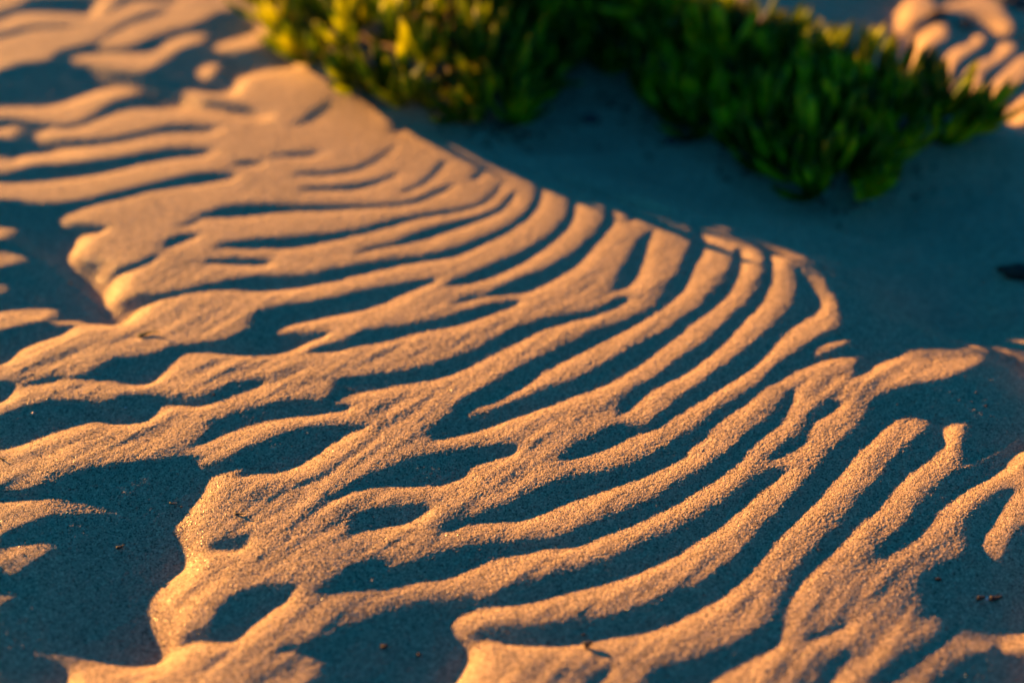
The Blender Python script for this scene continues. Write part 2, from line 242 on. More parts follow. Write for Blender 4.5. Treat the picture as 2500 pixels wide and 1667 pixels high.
def build_terrain(ds=0.0016, iters=110, verbose=False):
    ter = Terrain(); ter.ds = ds
    cs = []
    for px, py in ((-60, -60), (2560, -60), (2560, 1730), (-60, 1730)):
        x, y = ground_from_pixel(px, py, 0.0); cs.append((x*SD[0]+y*SD[1], -x*SD[1]+y*SD[0]))
    cs = np.array(cs); s0, r0 = cs.min(0)-.12; s1, r1 = cs.max(0)+.08
    ns, nr = int((s1-s0)/ds), int((r1-r0)/ds); ter.s0, ter.r0 = s0, r0
    S, R = np.meshgrid(s0+np.arange(ns)*ds, r0+np.arange(nr)*ds, indexing='ij')
    X = S*SD[0]-R*SD[1]; Y = S*SD[1]+R*SD[0]
    if verbose: print('grid', ns, nr)
    mask = blur(load_mask(), 1.2); ter.mask_img = mask
    t = math.tan(SUN_EL)
    # pattern outside the photograph: plain wind ripples
    ph = (X*0.35+Y*1.0+0.02*smoothnoise(S.shape, 60, 3))/0.042*2*math.pi
    outside = np.sin(ph)*.5+.5
    plant_px = region(PLANT_AREA)
    px0, py0 = pixel_from_world(X, Y, 0*X)
    inside = (px0 > -90) & (py0 > -195) & (py0 < 1757)
    foot = inside & (sample_mask(region(SHRUB_FOOT), px0, np.maximum(py0, -95)) > .5)
    foot2 = inside & (sample_mask(region(SHRUB_FOOT2), px0, np.maximum(py0, -95)) > .5)
    occ = np.where(foot, .065, np.where(foot2, .035, -9.0))+t*S
    occ = np.maximum.accumulate(occ, 0)
    def target(h):
        px, py = pixel_from_world(X, Y, h)
        e = np.minimum(np.minimum(px+90, 2590-px), np.minimum(py+90, 1757-py))
        w = np.clip(e/60., 0, 1)
        T = sample_mask(mask, px, py)
        free = (sample_mask(plant_px, px, py) > .5) | ((py < -60) & (px > 500) & (px < 1780))
        w = np.where(free, 0, w)
        return np.where(w > 0, T, outside), w, free
    h = np.zeros(S.shape); tS = t*S
    ks = np.fft.fftfreq(ns, ds)*2*math.pi; kr = np.fft.fftfreq(nr, ds)*2*math.pi
    KS, KR = np.meshgrid(ks, kr, indexing='ij')
    M = 0
    for rep in range(4):
        T, w, free = target(h)
        f = np.clip(blur(T, .05/ds/2), .12, .9)
        G = np.where(T > .5, t*(1-f)/f, -t)
        shaded = occ > tS+h
        G = np.where(free | (shaded & (T < .5)), 0, G)
        G = blur(G, 1.5)
        Gh = np.fft.fft2(G*1.0)
        h = np.real(np.fft.ifft2(-1j*KS*Gh/(KS**2+.07*KR**2+(2*math.pi/2.5)**2)))
    lee = np.where(inside, sample_mask(region(LEE), np.minimum(px0, 2590), np.maximum(py0, -95)), 0.0)
    M = -.036*np.clip((blur(lee, .075/ds)-.46)*2, 0, 1)
    for (mx, my, hh, sg) in ((850, 190, .010, .045), (1003, 284, .022, .0105), (1180, 350, .005, .03), (1925, 630, .010, .022), (2360, 740, -.020, .05), (90, 700, -.006, .04)):
        gx, gy = ground_from_pixel(mx, my, 0.0)
        M = M+hh*np.exp(-((X-gx)**2+(Y-gy)**2)/(2*sg*sg))
    pits = np.zeros((int(1867*.5), int(2700*.5)), np.float32)
    for line in HOLLOWS.strip().splitlines():
        tok = line.split(); TT = TILES[tok[0]]
        raster([(TT[0]+float(w.split(',')[0])/TT[2], TT[1]+float(w.split(',')[1])/TT[2]) for w in tok[1:]], pits, 1.0)
    M = M-.012*blur(np.where(inside, sample_mask(pits, np.minimum(px0, 2590), np.maximum(py0, -95)), 0.0), .022/ds)
    # low swells and scour marks on the sheltered sand
    soft = np.clip((blur(lee, .03/ds)-.45)*3, 0, 1)
    M = M+soft*(.0022*smoothnoise(S.shape, .020/ds, 21)+.0012*smoothnoise(S.shape, .008/ds, 22))
    h = h+M
    T, w, free = target(h)
    MG = 4e-4
    for it in range(iters):
        if it % 8 == 0: T, w, free = target(h)
        H = h+tS
        Rm = np.maximum.accumulate(H, 0); m = Rm-H; mo = np.maximum(Rm, occ)-H
        lit_t = (T > .42); act = w > 0
        A = act & lit_t & (m > 5e-5); B = act & ~lit_t & (mo < MG)
        d = np.zeros_like(h)
        d[A] += np.minimum(m[A], .004)*.6+.00005
        d[B] -= (MG-m[B])*.35
        # the crests that throw a wrong shade come down a little
        isrec = m <= 0
        idx = np.where(isrec, np.arange(ns)[:, None], 0); idx = np.maximum.accumulate(idx, 0)
        ii, jj = np.nonzero(A & (m > 2e-4))
        c = np.zeros_like(h); cnt = np.zeros_like(h)
        np.add.at(c, (idx[ii, jj], jj), np.minimum(m[ii, jj], .004)); np.add.at(cnt, (idx[ii, jj], jj), 1)
        c = np.where(cnt > 0, c/np.maximum(cnt, 1), 0)
        c = blur(c, 2.0)*2.5
        sg = 2.2 if it < iters*.5 else 1.2
        h += blur(d, sg, sg*1.3) - c*.5
        if it % 3 == 0 and it < iters-9:
            hb = blur(h, 1.6, 2.0); gs, gr = np.gradient(h, ds)
            k = np.clip((np.hypot(gs, gr)-.30)/.25, 0, 1)          # sand cannot stand steeper than its angle of repose
            h = h+(hb-h)*(.10+.6*blur(k, 1.5))
        if it % 4 == 2 and it < iters-8:                            # shaded floors lie close under the light, so their far rims stay flat
            h = h+.35*blur(np.where(lit_t | (soft > 0) | (w < .5), 0, np.clip(m-.0020, 0, .02)), 1.5)
        if verbose and it % 20 == 0: print(it, 'wrong lit', A.sum()/max(1, (act & lit_t).sum()), 'wrong shade', (act & ~lit_t & (mo <= 0)).sum()/(act & ~lit_t).sum(), h.min(), h.max())
    h = blur(h, .6)
    h = h+(blur(h, .0042/ds)-h)*np.clip((Y-.27)/.12, 0, .85)*np.clip((.30-X)/.1, 0, 1)
    rs = np.random.RandomState(77)
    wf = (.30+.75*np.clip((blur(T, .010/ds)-.62)/.38, 0, 1))*np.clip((.22-Y)/.25, .15, 1)
    for sx, sy, amp in ((.0024, .011, .00022), (.0050, .020, .00022)):      # faint secondary ripples
        z = blur(rs.randn(*h.shape), sx/ds, sy/ds); h = h+z/z.std()*amp*wf
    ter.T = T; ter.h = h; H = h+tS; ter.lit = (np.maximum(occ, np.maximum.accumulate(H, 0))-H) < 1e-4
    ter.S, ter.R, ter.X, ter.Y = S, R, X, Y
    return ter

# ------------------------------------------------------------------ helpers
COL = scene.collection
def link_mesh(name, me, parent=None):
    o = bpy.data.objects.new(name, me); COL.objects.link(o)
    if parent is not None: o.parent = parent
    return o
def tag(o, label=None, category=None, group=None, kind=None):
    if label: o['label'] = label
    if category: o['category'] = category
    if group: o['group'] = group
    if kind: o['kind'] = kind
    return o
def mesh_np(name, V, F, smooth=True):
    """V (n,3), F (m,k) all faces alike"""
    me = bpy.data.meshes.new(name); k = F.shape[1]
    me.vertices.add(len(V)); me.vertices.foreach_set('co', V.astype(np.float32).ravel())
    me.loops.add(F.size); me.loops.foreach_set('vertex_index', F.astype(np.int32).ravel())
    me.polygons.add(len(F)); me.polygons.foreach_set('loop_start', (np.arange(len(F))*k).astype(np.int32))
    me.polygons.foreach_set('use_smooth', np.full(len(F), smooth))
    me.update(calc_edges=True); return me
def material(name):
    m = bpy.data.materials.new(name); m.use_nodes = True
    nt = m.node_tree; return m, nt, nt.nodes["Principled BSDF"], nt.nodes["Material Output"]
def ramp(nt, fac, stops):
    r = nt.nodes.new("ShaderNodeValToRGB"); cr = r.color_ramp
    while len(cr.elements) < len(stops): cr.elements.new(.5)
    for e, (p, c) in zip(cr.elements, stops): e.position = p; e.color = (*c, 1)
    nt.links.new(fac, r.inputs[0]); return r.outputs[0]
def noise(nt, scale, detail=2, rough=.5, vec=None):
    n = nt.nodes.new("ShaderNodeTexNoise"); n.inputs['Scale'].default_value = scale
    n.inputs['Detail'].default_value = detail; n.inputs['Roughness'].default_value = rough
    if vec is None:
        g = nt.nodes.new("ShaderNodeNewGeometry"); vec = g.outputs['Position']
    nt.links.new(vec, n.inputs['Vector']); return n.outputs['Fac']

# ------------------------------------------------------------------ materials
SAND = (0.45, 0.31, 0.20)
def sand_material():
    m, nt, bs, out = material("sand")
    g = nt.nodes.new("ShaderNodeNewGeometry"); P = g.outputs['Position']
    v = nt.nodes.new("ShaderNodeTexVoronoi"); v.inputs['Scale'].default_value = 1120; nt.links.new(P, v.inputs['Vector'])
    sx = nt.nodes.new("ShaderNodeSeparateColor"); nt.links.new(v.outputs['Color'], sx.inputs[0])
    a = np.array(SAND)
    grain = ramp(nt, sx.outputs[0], [(0, tuple(a*.22)), (.15, tuple(a*.5)), (.3, tuple(a*.92)), (.8, tuple(a*1.15)), (1, tuple(np.minimum(a*1.75, .85)))])
    broad = ramp(nt, noise(nt, 9, 3, .5, P), [(.3, (.93, .93, .93)), (.7, (1.06, 1.05, 1.04))])
    mx = nt.nodes.new("ShaderNodeMix"); mx.data_type = 'RGBA'; mx.blend_type = 'MULTIPLY'; mx.inputs['Factor'].default_value = 1
    nt.links.new(grain, mx.inputs['A']); nt.links.new(broad, mx.inputs['B']); nt.links.new(mx.outputs['Result'], bs.inputs['Base Color'])
    # glassy quartz grains catch the light
    sp = ramp(nt, sx.outputs[1], [(0, (.85,)*3), (.93, (.8,)*3), (.97, (.28,)*3), (1, (.2,)*3)]); nt.links.new(sp, bs.inputs['Roughness'])
    bs.inputs['Specular IOR Level'].default_value = .35
    b1 = nt.nodes.new("ShaderNodeBump"); b1.inputs['Strength'].default_value = .65; b1.inputs['Distance'].default_value = .0005
    inv = nt.nodes.new("ShaderNodeMath"); inv.operation = 'MULTIPLY_ADD'; inv.inputs[1].default_value = -1100*.9; inv.inputs[2].default_value = 1
    inv.inputs[1].default_value = -1.0
    nt.links.new(v.outputs['Distance'], inv.inputs[0]); nt.links.new(inv.outputs[0], b1.inputs['Height'])
    b2 = nt.nodes.new("ShaderNodeBump"); b2.inputs['Strength'].default_value = .4; b2.inputs['Distance'].default_value = .0004
    nt.links.new(noise(nt, 1500, 2, .6, P), b2.inputs['Height']); nt.links.new(b1.outputs[0], b2.inputs['Normal'])
    nt.links.new(b2.outputs[0], bs.inputs['Normal'])
    return m
M_SAND = sand_material()

def leaf_material():
    m, nt, bs, out = material("ice_plant_leaf")
    at = nt.nodes.new("ShaderNodeAttribute"); at.attribute_name = "along"
    oi = noise(nt, 30, 2)
    body = ramp(nt, oi, [(.3, (.014, .055, .003)), (.47, (.065, .135, .003)), (.61, (.38, .43, .004))])
    tipc = ramp(nt, noise(nt, 21, 1), [(.4, (.34, .33, .008)), (.6, (.40, .27, .010)), (.74, (.30, .07, .012))])
    k = ramp(nt, at.outputs['Fac'], [(.78, (0, 0, 0)), (1.0, (.9, .9, .9))])
    mx = nt.nodes.new("ShaderNodeMix"); mx.data_type = 'RGBA'; nt.links.new(k, mx.inputs['Factor'])
    nt.links.new(body, mx.inputs['A']); nt.links.new(tipc, mx.inputs['B'])
    nt.links.new(mx.outputs['Result'], bs.inputs['Base Color']); bs.inputs['Roughness'].default_value = .45
    bs.inputs['Specular IOR Level'].default_value = .3
    tr = nt.nodes.new("ShaderNodeBsdfTranslucent"); g = nt.nodes.new("ShaderNodeMix"); g.data_type = 'RGBA'; g.blend_type = 'MULTIPLY'
    g.inputs['Factor'].default_value = 1; g.inputs['B'].default_value = (2.6, 2.2, .4, 1)
    nt.links.new(body, g.inputs['A'])
    g2 = nt.nodes.new("ShaderNodeMix"); g2.data_type = 'RGBA'; nt.links.new(k, g2.inputs['Factor'])
    nt.links.new(g.outputs['Result'], g2.inputs['A']); nt.links.new(tipc, g2.inputs['B']); nt.links.new(g2.outputs['Result'], tr.inputs[0])
    sh = nt.nodes.new("ShaderNodeMixShader"); sh.inputs[0].default_value = .6
    nt.links.new(bs.outputs[0], sh.inputs[1]); nt.links.new(tr.outputs[0], sh.inputs[2]); nt.links.new(sh.outputs[0], out.inputs['Surface'])
    return m
M_LEAF = leaf_material()
def plain(name, c1, c2, scale, rough=.8, bump=.0):
    m, nt, bs, out = material(name)
    nt.links.new(ramp(nt, noise(nt, scale, 3), [(.35, c1), (.65, c2)]), bs.inputs['Base Color']); bs.inputs['Roughness'].default_value = rough
    if bump:
        b = nt.nodes.new("ShaderNodeBump"); b.inputs['Strength'].default_value = .6; b.inputs['Distance'].default_value = bump
        nt.links.new(noise(nt, scale*2, 3), b.inputs['Height']); nt.links.new(b.outputs[0], bs.inputs['Normal'])
    return m
M_STEM = plain("woody_stem", (.05, .028, .015), (.13, .07, .035), 120, .8, .0008)
M_TWIG = plain("dry_twig", (.018, .011, .008), (.06, .035, .022), 400, .7, .0003)
M_DARK = plain("dark_seaweed", (.020, .009, .006), (.07, .028, .016), 260, .7, .002)
M_SHELL = plain("shell", (.62, .60, .56), (.8, .78, .74), 300, .3)
M_STONE = plain("dark_stone", (.03, .03, .035), (.08, .07, .07), 250, .7, .0004)
M_HUSK = plain("dry_leaf", (.04, .06, .01), (.14, .10, .03), 200, .6)

# ------------------------------------------------------------------ the ground: one sheet to the horizon
ter = build_terrain()
def terrain_height(X, Y):
    s = X*SD[0]+Y*SD[1]; r = -X*SD[1]+Y*SD[0]
    a = (s-ter.s0)/ter.ds; b = (r-ter.r0)/ter.ds
    n0, n1 = ter.h.shape
    e = np.minimum(np.minimum(a, n0-1-a), np.minimum(b, n1-1-b))*ter.ds
    w = np.clip(e/.05, 0, 1); w = w*w*(3-2*w)
    hin = bspline(ter.h, a, b)
    d = np.hypot(X, Y-.2)
    ph = (X*.35+Y+.02*np.sin(X*5.1+1.3*np.sin(Y*3.7))+.015*np.sin(X*13+Y*7))/.042*2*math.pi
    rip = .0034*np.sin(ph+.5*np.sin(ph*.5+X*9))
    far = np.clip((d-3)/12, 0, 1)
    hout = rip*(1-np.clip((d-4)/8, 0, 1))+far*far*(.5*np.sin(X*.21+.7)*np.sin(Y*.17+1.1)-.25)
    return hin*w+hout*(1-w)

def ground_sheet():
    CF = .924
    # rows: distance from the camera's foot; columns widen with that distance
    dense = [.44]
    while dense[-1] < 1.98: dense.append(dense[-1]+.00088*max(.60, dense[-1])**1.25*1.02)
    near = list(np.linspace(-3, .30, 60))+list(np.linspace(.31, .438, 60))
    farr = []; q = dense[-1]; st = dense[-1]-dense[-2]
    while q < 220: st *= 1.045; q += st; farr.append(q)
    rows = np.array(near+dense+farr)
    kd = np.linspace(-.415, .415, 930); st = kd[1]-kd[0]; side = []; q = kd[-1]
    while q < 14: st *= 1.06; q += st; side.append(q)
    side = np.array(side); ks = np.concatenate([-side[::-1], kd, side])
    W = np.sqrt(rows**2+.12**2)
    X = W[:, None]*ks[None, :]; Y = (rows-CF)[:, None]+0*X
    Z = terrain_height(X, Y)
    rs = np.random.RandomState(5)
    g = blur(rs.randn(*Z.shape), .55); g /= g.std(); g2 = blur(rs.randn(*Z.shape), 2.2); g2 /= g2.std()
    cell = np.gradient(rows)[:, None]; fade = np.clip(2-cell/.002, 0, 1)
    kfade = (np.abs(ks) < .42)[None, :]
    patch = .75+.5*np.clip(.5+.5*np.sin(X*31+2*np.sin(Y*17))*np.sin(Y*43+1.7*np.sin(X*23)), 0, 1)
    Z = Z+(g*.00011*patch+g2*.00004)*fade*kfade*np.clip(W[:, None]/.85, .55, 1)
    n, m = Z.shape
    idx = np.arange(n*m).reshape(n, m)
    F = np.stack([idx[:-1, :-1], idx[:-1, 1:], idx[1:, 1:], idx[1:, :-1]], -1).reshape(-1, 4)
    V = np.stack([X, Y, Z], -1).reshape(-1, 3)
    me = mesh_np("sand_ground", V, F); me.materials.append(M_SAND)
    o = link_mesh("sand_ground", me); tag(o, kind='structure')
    print('ground tris', len(F)*2)
ground_sheet()

def on_ground(px, py):
    z = 0.0
    for _ in range(14):
        x, y = ground_from_pixel(px, py, z)
        z = .5*z+.5*float(terrain_height(np.array([x]), np.array([y]))[0])
    return x, y, z
def zat(x, y): return float(terrain_height(np.array([float(x)]), np.array([float(y)]))[0])
def tile(t, a, b): T = TILES[t]; return on_ground(T[0]+a/T[2], T[1]+b/T[2])

# loose coarse grains lying on the surface
def loose_grains(n=42000):
    rs = np.random.RandomState(11)
    py = 300+1400*rs.rand(n*2)**.75; px = -40+2580*rs.rand(n*2)
    X, Y = ground_from_pixel(px, py, 0.0)
    ok = np.arange(n*2) < n; X = X[ok]; Y = Y[ok]
    Z = terrain_height(X, Y)
    r = .00022+.00032*rs.rand(n)**2.5
    base = np.array([(1, 0, 0), (-1, 0, 0), (0, 1, 0), (0, -1, 0), (0, 0, 1), (0, 0, -1)], float)
    fac = np.array([(0, 2, 4), (2, 1, 4), (1, 3, 4), (3, 0, 4), (2, 0, 5), (1, 2, 5), (3, 1, 5), (0, 3, 5)])
    a = rs.rand(n)*6.283; t = rs.randn(n)*.6
    J = base[None]*(1+.35*rs.randn(n, 6, 1))
    ca, sa, ct, st = np.cos(a)[:, None], np.sin(a)[:, None], np.cos(t)[:, None], np.sin(t)[:, None]
    x, y, z = J[..., 0], J[..., 1], J[..., 2]
    x2 = x*ct-z*st; z2 = x*st+z*ct; x3 = x2*ca-y*sa; y3 = x2*sa+y*ca
    V = np.stack([X[:, None]+x3*r[:, None], Y[:, None]+y3*r[:, None], Z[:, None]+z2*r[:, None]*.8+r[:, None]*.35], -1).reshape(-1, 3)
    F = (fac[None]+(np.arange(n)*6)[:, None, None]).reshape(-1, 3)
    me = mesh_np("loose_grains", V, F, smooth=False)
    me.materials.append(M_SAND)
    for nm, c1, c2, rg in (("pale_grain", (.5, .42, .32), (.7, .62, .5), .35), ("dark_grain", (.05, .035, .03), (.14, .09, .06), .5)):
        me.materials.append(plain(nm, c1, c2, 900, rg))
    mi = rs.choice([0, 1, 2], n, p=[.74, .12, .14]); me.polygons.foreach_set('material_index', np.repeat(mi, 8).astype(np.int32))
    o = link_mesh("loose_grains", me)
    tag(o, "coarse loose sand grains scattered over the wind ripples", "sand grains", kind='stuff')
loose_grains()

# ------------------------------------------------------------------ ice plants
def leaf_arrays(bend, seg=5):
    """fleshy three-sided leaf, 1 long, growing along +X and curving up to +Z"""
    V = []; A = []; prof = [.62, .95, 1.0, .88, .60]
    ang = 0; p = np.array([0., 0., 0.]); st = 1.0/seg
    for i in range(seg):
        u = np.array([math.cos(ang), 0, math.sin(ang)]); n = np.array([-math.sin(ang), 0, math.cos(ang)]); r = .092*prof[i]
        for (b, c) in ((1.0, .42), (-1.0, .42), (-.38, -.75), (.38, -.75)):
            V.append(p+np.array([0, 1, 0])*b*r+n*c*r); A.append(i/seg)
        ang += bend/seg; p = p+np.array([math.cos(ang), 0, math.sin(ang)])*st
    V.append(p); A.append(1.0)
    F = []
    for i in range(seg-1):
        for k in range(4):
            a = i*4+k; b = i*4+(k+1) % 4
            F += [(a, a+4, b+4), (a, b+4, b)]
    for k in range(4): F.append(((seg-1)*4+k, seg*4, (seg-1)*4+(k+1) % 4))
    return np.array(V), np.array(F), np.array(A)
BENDS = [.25, .5, .75, 1.0, 1.3]
LEAVES = [leaf_arrays(b) for b in BENDS]
def leaf_mesh(V, F, A, name="leaf"):
    me = mesh_np(name, V, F[:, ::-1]); at = me.attributes.new("along", 'FLOAT', 'POINT'); at.data.foreach_set('value', A.astype(np.float32))
    me.materials.append(M_LEAF); return me
LEAF_ME = [leaf_mesh(*L) for L in LEAVES]

def tube(bm, pts, rad, sides=5):
    rings = []
    for i, p in enumerate(pts):
        p = Vector(p); d = (Vector(pts[min(i+1, len(pts)-1)])-Vector(pts[max(i-1, 0)])).normalized()
        u = d.orthogonal().normalized(); v = d.cross(u)
        rr = rad[i] if isinstance(rad, (list, tuple)) else rad
        rings.append([bm.verts.new(p+(u*math.cos(k*6.2832/sides)+v*math.sin(k*6.2832/sides))*rr) for k in range(sides)])
    for a, b in zip(rings, rings[1:]):
        for k in range(sides): bm.faces.new((a[k], a[(k+1) % sides], b[(k+1) % sides], b[k]))
    bm.faces.new(rings[0][::-1]); bm.faces.new(rings[-1])
def finish(bm, name, mat, parent=None, smooth=True):
    bmesh.ops.recalc_face_normals(bm, faces=bm.faces)
    for f in bm.faces: f.smooth = smooth
    me = bpy.data.meshes.new(name); bm.to_mesh(me); bm.free(); me.materials.append(mat)
    return link_mesh(name, me, parent)

def poly_dist(P, x, y):
    """signed distance to a polygon in plan (positive inside)"""
    d = 1e9; ins = False; n = len(P)
    for i in range(n):
        x1, y1 = P[i]; x2, y2 = P[(i+1) % n]
        t = max(0, min(1, ((x-x1)*(x2-x1)+(y-y1)*(y2-y1))/((x2-x1)**2+(y2-y1)**2+1e-12)))
        d = min(d, math.hypot(x-x1-t*(x2-x1), y-y1-t*(y2-y1)))
        if (y1 > y) != (y2 > y) and x < (x2-x1)*(y-y1)/(y2-y1)+x1: ins = not ins
    return d if ins else -d

def ice_plant(name, label, foot_px, height, shoots_spacing, seed, extra=(), spread=None):
    rnd = random.Random(seed)
    P = [ground_from_pixel(px, py, 0.0) for px, py in foot_px]
    cx = sum(p[0] for p in P)/len(P); cy = sum(p[1] for p in P)/len(P); base = Vector((cx, cy, zat(cx, cy)))
    root = bpy.data.objects.new(name, None); COL.objects.link(root); root.location = base; root.empty_display_size = .05
    tag(root, label, "plant")
    shoots = []; xs = [p[0] for p in P]; ys = [p[1] for p in P]; tries = 0
    while tries < 6000:
        tries += 1
        x = rnd.uniform(min(xs), max(xs)); y = rnd.uniform(min(ys), max(ys)); d = poly_dist(P, x, y)
        if d < .004: continue
        top = height(x, y, d)
        lvl = rnd.choice([1, 1, 1, 1, .6, .35]); z = zat(x, y)+max(.004, top*lvl)
        if any((x-a)**2+(y-b)**2+(z-c)**2*1.2 < (shoots_spacing*(spread(x) if spread else 1))**2 for a, b, c, *_ in shoots): continue
        shoots.append((x, y, z, d, lvl))
    for e in extra:
        x, y, z0 = on_ground(e[0], e[1]); shoots.append((x, y, zat(x, y)+e[2], .01, 1))
    leaves = []; bm = bmesh.new()
    for (x, y, z, d, lvl) in shoots:
        # outward lean near the rim
        e = .012; gx = poly_dist(P, x+e, y)-poly_dist(P, x-e, y); gy = poly_dist(P, x, y+e)-poly_dist(P, x, y-e)
        out = Vector((-gx, -gy, 0)); out = out.normalized() if out.length > 1e-6 else Vector((0, -1, 0))
        lean = max(0, 1-d/.05)*.55
        axis = (Vector((0, 0, 1))+out*lean+Vector((rnd.gauss(0, .18), rnd.gauss(0, .18), 0))).normalized()
        tip = Vector((x, y, z)); ref = axis.orthogonal().normalized(); ref = Matrix.Rotation(rnd.uniform(0, 6.28), 3, axis) @ ref
        L = rnd.uniform(.046, .068)
        st = tip-out*rnd.uniform(.0, .03)*0-Vector((out.x*.02, out.y*.02, 0)); st.z = zat(st.x, st.y)-.004
        mid = (st+tip)/2+Vector((rnd.gauss(0, .004), rnd.gauss(0, .004), .0))
        tube(bm, [st, mid, tip+axis*.006], [.0026, .0022, .0016], 5)
        npair = rnd.choice([2, 3, 3, 4])
        for k in range(npair):
            r2 = Matrix.Rotation(math.radians(90*k+rnd.gauss(0, 9)), 3, axis) @ ref
            elev = math.radians([30, 50, 66, 78][k]+rnd.gauss(0, 9)); ll = L*[1.0, 1.05, .85, .55][k]*rnd.uniform(.88, 1.12)
            for sgn in (1, -1):
                o = r2*sgn; X = (o*math.cos(elev)+axis*math.sin(elev)).normalized(); Zv = (axis*math.cos(elev)-o*math.sin(elev)).normalized()
                Yv = Zv.cross(X)
                ll2 = ll*rnd.uniform(.92, 1.08); wd = ll2**.5*.262*rnd.uniform(.9, 1.12)   # short leaves are relatively plump
                M = Matrix(((X.x, Yv.x, Zv.x), (X.y, Yv.y, Zv.y), (X.z, Yv.z, Zv.z)))
                pos = tip+axis*(.004*k)+o*.0012
                end = pos+X*ll2*.6
                if end.z < zat(end.x, end.y)+.003:
                    pos = pos+Vector((0, 0, zat(end.x, end.y)+.004-end.z))
                b = min(4, max(0, int(rnd.gauss([2.8, 1.9, 1.0, .4][k], .8))))
                leaves.append((pos, M, ll2, wd, b))
    finish(bm, "stem", M_STEM, root).data.materials
    stem = [c for c in root.children if c.name.startswith("stem")][0]; tag(stem, "brown creeping stems under the leaves", kind='stuff')
    for c in (stem,): c.location = -base
    # the 300 that show largest become parts of their own
    def rank(lf):
        p = lf[0]+lf[1] @ Vector((lf[2]*.5, 0, .0))
        px, py = pixel_from_world(p.x, p.y, p.z); px = float(px); py = float(py)
        vis = 0 if (-40 < px < 2540 and -40 < py < 1700) else 10
        dd = poly_dist(P, p.x, p.y)
        return vis+(p.y-CAM_Y)-p.z*1.2+max(0, dd)*.3
    leaves.sort(key=rank)
    for pos, M, ll, wd, b in leaves[:300]:
        o = bpy.data.objects.new("leaf", LEAF_ME[b]); COL.objects.link(o); o.parent = root
        o.matrix_basis = Matrix.Translation(pos-base) @ (M @ Matrix.Diagonal((ll, wd, wd))).to_4x4()
    VV, FF, AA = [], [], []; n = 0
    for pos, M, ll, wd, b in leaves[300:]:
        V, F, A = LEAVES[b]; m = np.array(M) @ np.diag((ll, wd, wd))
        VV.append(V @ m.T+np.array(pos-base)); FF.append(F+n); AA.append(A); n += len(V)
    if VV:
        o = link_mesh("foliage", leaf_mesh(np.concatenate(VV), np.concatenate(FF), np.concatenate(AA), "foliage"), root); tag(o, kind='stuff')
    print(name, 'shoots', len(shoots), 'leaves', len(leaves))
    return root

ice_plant("ice_plant", "sunlit bright green ice plant with yellow leaf tips above the rippled sand",
          [(650, 95), (720, 150), (780, 190), (850, 218), (930, 238), (1000, 246), (1090, 268), (1190, 300), (1255, 300), (1300, 215), (1390, 130), (1460, 60), (1300, -20), (1150, -40), (800, -40), (650, 0)],
          lambda x, y, d: min(.012+.065*min(1, max(0, (x+.20)/.20))+(.055 if y > .52 and x > -.08 and .643*x+.766*y < .62 else 0), .003+d*1.1), .0300, 3, spread=lambda x: 1.25 if x < -.10 else (1.05 if x < -.04 else .82), extra=[(735, 160, .010), (860, 228, .005), (900, 236, .004), (950, 254, .004), (1000, 262, .008), (1050, 286, .008), (1110, 302, .008), (1165, 314, .006), (1240, 322, .012), (640, 60, .02), (690, 120, .012)])  # rear shoots, out of view, raised on purpose to shade the right-hand plant
ice_plant("ice_plant", "dark green ice plant in the shade, right of the sunlit one",
          [(1330, 40), (1420, 105), (1510, 160), (1640, 250), (1800, 320), (1900, 375), (2000, 440), (2110, 435), (2190, 390), (2290, 350), (2370, 330), (2330, 290), (2240, 270), (2150, 230), (2000, 185), (1800, 110), (1600, 50), (1350, 0)],
          lambda x, y, d: min(.014 if y > .42 or x > .34 else .032, .003+d*.6), .0235, 8, extra=[(1760, 240, .05), (1700, 220, .05), (2080, 455, .008), (2390, 330, .006), (1560, 150, .06)])

def litter():
    """dry leaf bits and twiglets fallen under the plants"""
    rnd = random.Random(31); bm = bmesh.new()
    spots = [(1250, 330, 60, 26), (1400, 230, 60, 14), (1620, 310, 90, 30), (1850, 390, 90, 26), (2150, 430, 90, 14), (1480, 250, 60, 14), (2080, 520, 60, 6), (1150, 310, 40, 8)]
    for sx, sy, sp, n in spots:
        for _ in range(n):
            x, y, z = on_ground(sx+rnd.gauss(0, sp), sy+rnd.gauss(0, sp*.35)); a = rnd.uniform(0, 3.14); L = rnd.uniform(.003, .012)
            d = Vector((math.cos(a), math.sin(a), 0)); p0 = Vector((x, y, zat(x, y)+.0006)); p1 = p0+d*L; p1.z = zat(p1.x, p1.y)+rnd.uniform(.0006, .0025)
            tube(bm, [p0, (p0+p1)/2+Vector((rnd.gauss(0, .0008), rnd.gauss(0, .0008), rnd.uniform(0, .001))), p1], [rnd.uniform(.0005, .0016), rnd.uniform(.0006, .0020), .0004], 4)
    o = finish(bm, "leaf_litter", M_TWIG); tag(o, "dark dry leaf bits fallen on the shaded sand round the plants", "litter", kind='stuff')
litter()

